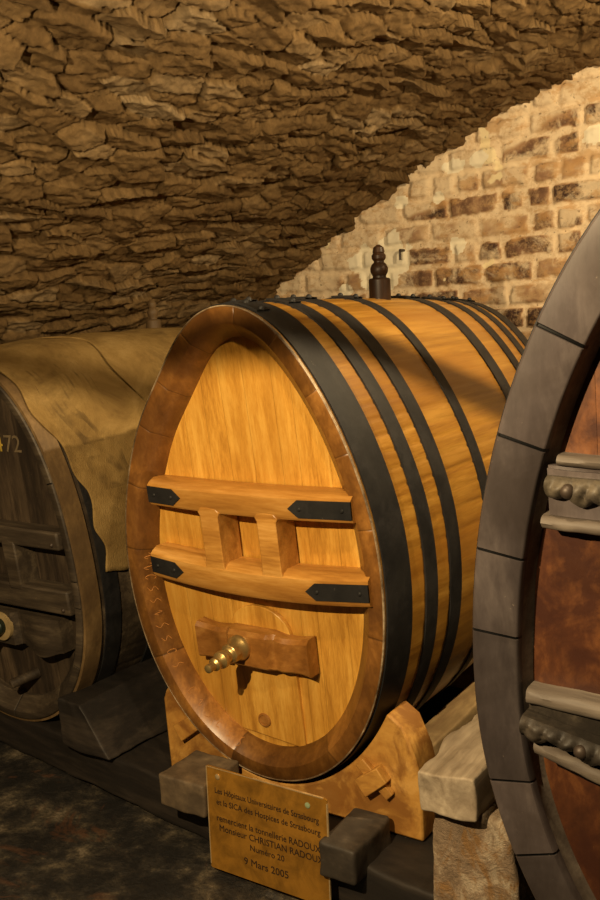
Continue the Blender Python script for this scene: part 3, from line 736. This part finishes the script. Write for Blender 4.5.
moulded(ck3, .540, halfround(1.322, 1.345, -.012, .052), M['grey_bar'], 'crossbar', root3, s0)
scallop(ck3, .528, 1.383, 1.417, .002, root3, s0, bolts=(-.489, .489))
s1 = lambda t: .15 * (1 - t * t) if abs(t) < 1 else 0
s2 = lambda t: .01 * (1 - t * t)
s3 = lambda t: .055 * (1 - t * t)
moulded(ck3, .588, halfround(.972, 1.006, -.005, .052), M['grey_bar'], 'crossbar', root3, s2)
moulded(ck3, .588, [(.052, .972), (.010, .972), (.010, .925), (.052, .925)], M['carved'], 'crossbar', root3, s2)
moulded(ck3, .572, halfround(.882, .914, -.022, .052), M['grey_bar'], 'crossbar', root3, lambda t: .105 * (1 - abs(t) ** 1.7))
scallop(ck3, .590, .930, .962, -.016, root3, lambda t: .085 * (1 - abs(t) ** 1.6), bolts=(-.480, -.20, .20, .480))

# ------------------------------------------------------------------ supports
# chock board under the golden cask
def cradle(y0, y1, ysec, label, zb):
    root4 = thing('cask_chock', label, 'chock', (-1.52, (y0 + y1) / 2, .30))
    S = ck.sec(ysec, .014); S = S + [ck.org[0], ck.org[2]]
    xl_, xr_ = -1.972, -1.072; tl, trr = -1.925, -1.150
    cut = [tuple(p) for p in S if tl + .015 < p[0] < trr - .0 and p[1] < .80]
    cut = sorted(cut)
    cut = [p for p in cut if p[1] > 0 and p[1] < .625]
    poly = [(xl_ + .01, zb), (xl_, .52), (xl_ + .012, .548), (xl_ + .05, .60), (cut[0][0] - .004, .628)] + cut + [(cut[-1][0] + .006, .628), (-1.125, .600), (-1.090, .52), (-1.074, .455), (xr_, zb)]
    mb = MB(); mb.prism(poly, y0, y1); mb.build('chock_board', M['yellow_oak'], root4, bevel=.006)
    return root4
root4 = cradle(2.125, 2.235, .10, 'yellow raw oak chock board cradling the front of the golden cask', .284)
def wedge(x, z, ang, ln, wd, y0, y1, nm='wedge'):
    mb = MB(); c, s_ = math.cos(ang), math.sin(ang)
    pts = [(x + c * a - s_ * b, z + s_ * a + c * b) for a, b in ((-ln, -wd), (ln, -wd * .85), (ln, wd * .85), (-ln, wd))]
    mb.prism(pts, y0, y1); mb.build(nm, M['yellow_oak'], root4, bevel=.003)
wedge(-1.208, .438, math.radians(-42), .062, .017, 2.107, 2.127)
wedge(-1.212, .436, math.radians(38), .044, .028, 2.093, 2.127)
wedge(-1.86, .455, math.radians(35), .052, .028, 2.098, 2.127)
cradle(3.15, 3.26, 1.15, 'second raw oak chock board under the rear of the golden cask', .268)

def rough_box(name, m, x0, x1, y0, y1, z0, z1, label, cat, rz=0, amp=.006, bev=.012, seed=1, group=None, skew=None):
    """hewn block: rounded box with a worn irregular surface"""
    cx, cy, cz = (x0 + x1) / 2, (y0 + y1) / 2, (z0 + z1) / 2; H = np.array([x1 - x0, y1 - y0, z1 - z0]) / 2
    st = .014 if max(H) < .8 else .03
    verts = {}; V = []; Fc = []
    def vid(p):
        k = tuple(np.round(p, 5))
        if k not in verts: verts[k] = len(V); V.append(p)
        return verts[k]
    ticks = [np.unique(np.concatenate([[-h, -h + bev * .5, -h + bev, h - bev, h - bev * .5, h], np.linspace(-h, h, max(2, int(2 * h / st)))])) for h in H]
    for ax in range(3):
        u, v = [(1, 2), (2, 0), (0, 1)][ax]
        for sg in (-1, 1):
            tu, tv = ticks[u], ticks[v]
            ids = [[0] * len(tv) for _ in tu]
            for i, a_ in enumerate(tu):
                for j, b_ in enumerate(tv):
                    p = np.zeros(3); p[ax] = sg * H[ax]; p[u] = a_; p[v] = b_; ids[i][j] = vid(p)
            for i in range(len(tu) - 1):
                for j in range(len(tv) - 1):
                    q = (ids[i][j], ids[i + 1][j], ids[i + 1][j + 1], ids[i][j + 1]); Fc.append(q if sg > 0 else q[::-1])
    V = np.array(V); core = np.clip(V, -(H - bev), H - bev); d = V - core; L_ = np.linalg.norm(d, axis=1)[:, None]
    V = np.where(L_ > 1e-6, core + d / np.maximum(L_, 1e-6) * bev, V)
    out = []
    for p in V:
        q = Vector(p * 7 + np.array([seed * 7.3, seed, 0])); f = noise.noise_vector(q) * amp + noise.noise_vector(q * 3.1) * amp * .45 + noise.noise_vector(q * 9) * amp * .18
        out.append(p + np.array(f))
    V = np.array(out)
    if skew: V = skew(V, H)
    me = bpy.data.meshes.new(name); me.from_pydata(V.tolist(), [], Fc); me.update()
    at = me.attributes.new('v', 'FLOAT', 'POINT'); at.data.foreach_set('value', np.full(len(V), .5, np.float32))
    me.materials.append(m); me.shade_smooth()
    o = bpy.data.objects.new(name, me); COL.objects.link(o); o.location = (cx, cy, cz); o.rotation_euler = (0, 0, rz)
    return tag(o, label, cat, group)

# long bearer along the front of all casks, set slightly askew; its front foot line runs (-2.9,2.2) -> (-1.0,1.93)
ba = math.atan2(-.165, 1.22)
bl = 2.9; bc = (-2.36, 2.255)
rough_box('bearer_beam', M['timber'], bc[0] - bl / 2, bc[0] + bl / 2, bc[1] - .13, bc[1] + .13, .135, .279, 'long black squared beam lying on the floor under the casks', 'beam', rz=ba, amp=.006, seed=2)
rough_box('bearer_beam', M['timber'], -3.3, -.95, 3.10, 3.34, .135, .262, 'black squared beam in the dark under the rear ends of the casks', 'beam', amp=.006, seed=3)
rough_box('timber_block', M['timber_end'], -1.835, -1.665, 1.925, 2.105, .290, .388, 'brown sawn timber stub left of the brass plaque', 'timber', amp=.006, seed=4, bev=.008)
rough_box('timber_block', M['timber_grey'], -1.268, -1.155, 1.900, 2.10, .250, .352, 'dark grey chamfered timber stub at the right edge of the brass plaque', 'timber', amp=.006, seed=5, bev=.010)
def slope(V, H):
    V = V.copy(); t = np.clip((V[:, 2] + H[2]) / (2 * H[2]), 0, 1); V[:, 0] -= .13 * t * np.clip((V[:, 0] + H[0]) / (2 * H[0]), 0, 1); return V
rough_box('timber_block', M['timber'], -2.38, -2.14, 2.07, 3.05, .285, .452, 'black wedge-shaped timber under the right side of the left cask', 'timber', rz=math.radians(-4), amp=.006, seed=6, bev=.008, skew=slope)
rough_box('timber_block', M['timber'], -3.25, -3.0, 2.1, 3.3, .296, .50, 'black timber under the left side of the left cask', 'timber', amp=.006, seed=16, bev=.02)
rough_box('stone_block', M['timber_grey'], -2.02, -1.99 + .12, 2.16, 2.42, .294, .40, 'rough grey stone on the beam between left cask and golden cask', 'stone', rz=.3, amp=.02, seed=7, bev=.03)
rough_box('support_rail', M['rail'], -1.272, -1.182, 2.255, 3.5, .302, .405, 'pale rail running back beneath the right side of the golden cask', 'rail', amp=.003, seed=8, bev=.008)
rough_box('stone_pillar', M['pillar'], -.893, -.690, 1.80, 2.35, .12, .600, 'rough rendered stone pier beside the foot of the huge right cask', 'pier', amp=.010, seed=9, bev=.015)
rough_box('timber_block', M['grey_end'], -.90, -.765, 1.76, 2.40, .604, .700, 'weathered splintered timber lying on top of the stone pier', 'timber', amp=.012, seed=10, bev=.006)

# ------------------------------------------------------------------ plaque
PX0, PX1, PZ0, PZ1, PY = -1.650, -1.250, .150, .455, 1.925
rootp = thing('brass_plaque', 'engraved brass plaque leaning on the beam in front of the golden cask', 'plaque', ((PX0 + PX1) / 2, PY, PZ0))
lean = .02
def PW(V):
    V = np.asarray(V, float).reshape(-1, 3); return np.stack([V[:, 0], PY + V[:, 1] + lean * (V[:, 2] - PZ0), V[:, 2]], 1)
mb = MB(); mb.prism([(PX0, PZ0 + .003), (PX0, PZ1), (PX0 + .005, PZ1 + .003), (PX1 - .003, PZ1), (PX1, PZ1 - .003), (PX1, PZ0), (PX0 + .003, PZ0)], 0, .004, PW); mb.build('plate', M['plaque'], rootp, smooth=0)
mb = MB(); t_ = .0022
for (x0, x1, z0, z1) in [(PX0 - .001, PX0 + t_, PZ0 + .012, PZ1), (PX1 - t_, PX1 + .001, PZ0, PZ1 - .012), (PX0 + .004, PX1 - .012, PZ1 - t_ + .0015, PZ1 + .0018)]: mb.box(x0, x1, -.0006, .0046, z0, z1, PW)
mb.build('plate_edge', M['plaque_edge'], rootp, smooth=0)
xm = (PX0 + PX1) / 2
lines = [('Les H\u00f4pitaux Universitaires de Strasbourg', .0245, .382, .000), ('et la SICA des Hospices de Strasbourg', .0245, .349, .004), ('remercient la tonnellerie RADOUX', .0275, .300, .002), ('Monsieur CHRISTIAN RADOUX', .0275, .271, .010), ('Num\u00e9ro 20', .0245, .241, .000), ('9 Mars 2005', .030, .195, -.005)]
for s_, sz, z, dx in lines:
    o = text_mesh(s_, sz, 'engraved_line', M['engrave'], rootp, lambda V: V, .0006)
    V = np.array([v.co[:] for v in o.data.vertices]) + parent_world(rootp)
    wdt = V[:, 0].max() - V[:, 0].min(); k = min(1.0, .345 / wdt)
    V = np.stack([xm + dx + V[:, 0] * k, -.0006 - V[:, 2], z + V[:, 1]], 1); V = PW(V) - parent_world(rootp)
    for v, c in zip(o.data.vertices, V): v.co = c
for (x, z, m_) in [(-1.31, .425, 'verdigris'), (-1.61, .432, 'plaque_edge')]:
    mb = MB(); mb.lathe([(.008, .001), (.008, -.002), (.003, -.004)], PW([(x, 0, z)])[0], (0, 1, 0), 14); mb.build('rivet', M[m_], rootp)
mb = MB()
# hooked iron nail in the end wall by the bung
mb.tube([(-2.27, YB - .0, 1.985), (-2.27, YB - .05, 1.985), (-2.265, YB - .06, 1.975), (-2.265, YB - .06, 1.935)], .007, 8)
tag(mb.build('iron_hook', M['rust'], None, org=(-2.27, YB, 1.985)), 'small rusty iron hook in the brick wall beside the bung of the golden cask', 'hook')

# added unseen iron bracket casting a shadow band over the cask tops
rb = thing('shadow_band_rod', 'added out-of-view iron light bracket hanging from the vault in front of the left cask', 'blocker', (-1.32, .55, 1.935))
mb = MB(); mb.tube([(-1.62, .55, 1.930), (-1.357, .55, 1.932), (-1.27, .55, 1.926), (-1.16, .55, 1.938), (-1.035, .55, 1.945)], .013, 10); mb.build('crossbar', M['iron'], rb)
for x in (-1.62, -1.035):
    zt = VCZ + math.sqrt(VR ** 2 - (x - VCX) ** 2); mb = MB(); mb.tube([(x, .55, 1.93), (x, .55, zt + .0)], .005, 8); mb.build('hanger', M['iron'], rb)

zs_ = VCZ + math.sqrt(VR ** 2 - (-.45 - VCX) ** 2)
ls = thing('shadow_band_bars', 'added out-of-view iron shadow bars hanging from the vault above the huge right cask', 'blocker', (-.45, 2.7, 2.2))  # added bars, out of view, that cast the dark bands on the casks
mb = MB(); mb.tube([(-.45, 2.56, 2.345), (-.45, 2.616, 2.315), (-.45, 2.70, 2.25), (-.45, 2.80, 2.19), (-.45, 2.86, 2.14)], .019, 10); mb.build('crossbar', M['iron'], ls)
mb = MB(); mb.tube([(-.45, 2.56, 2.34), (-.45, 2.56, zs_)], .005, 8); mb.build('hanger', M['iron'], ls)

mb = MB(); mb.tube([(-.45, 2.60, 2.468), (-.45, 2.67, 2.43), (-.45, 2.71, 2.408), (-.45, 2.76, 2.375)], .0075, 8); mb.build('crossbar', M['iron'], ls)  # second added bar, shades a band across the burlap
mb = MB(); mb.tube([(-.45, 2.60, 2.46), (-.45, 2.60, zs_)], .004, 8); mb.build('hanger', M['iron'], ls)
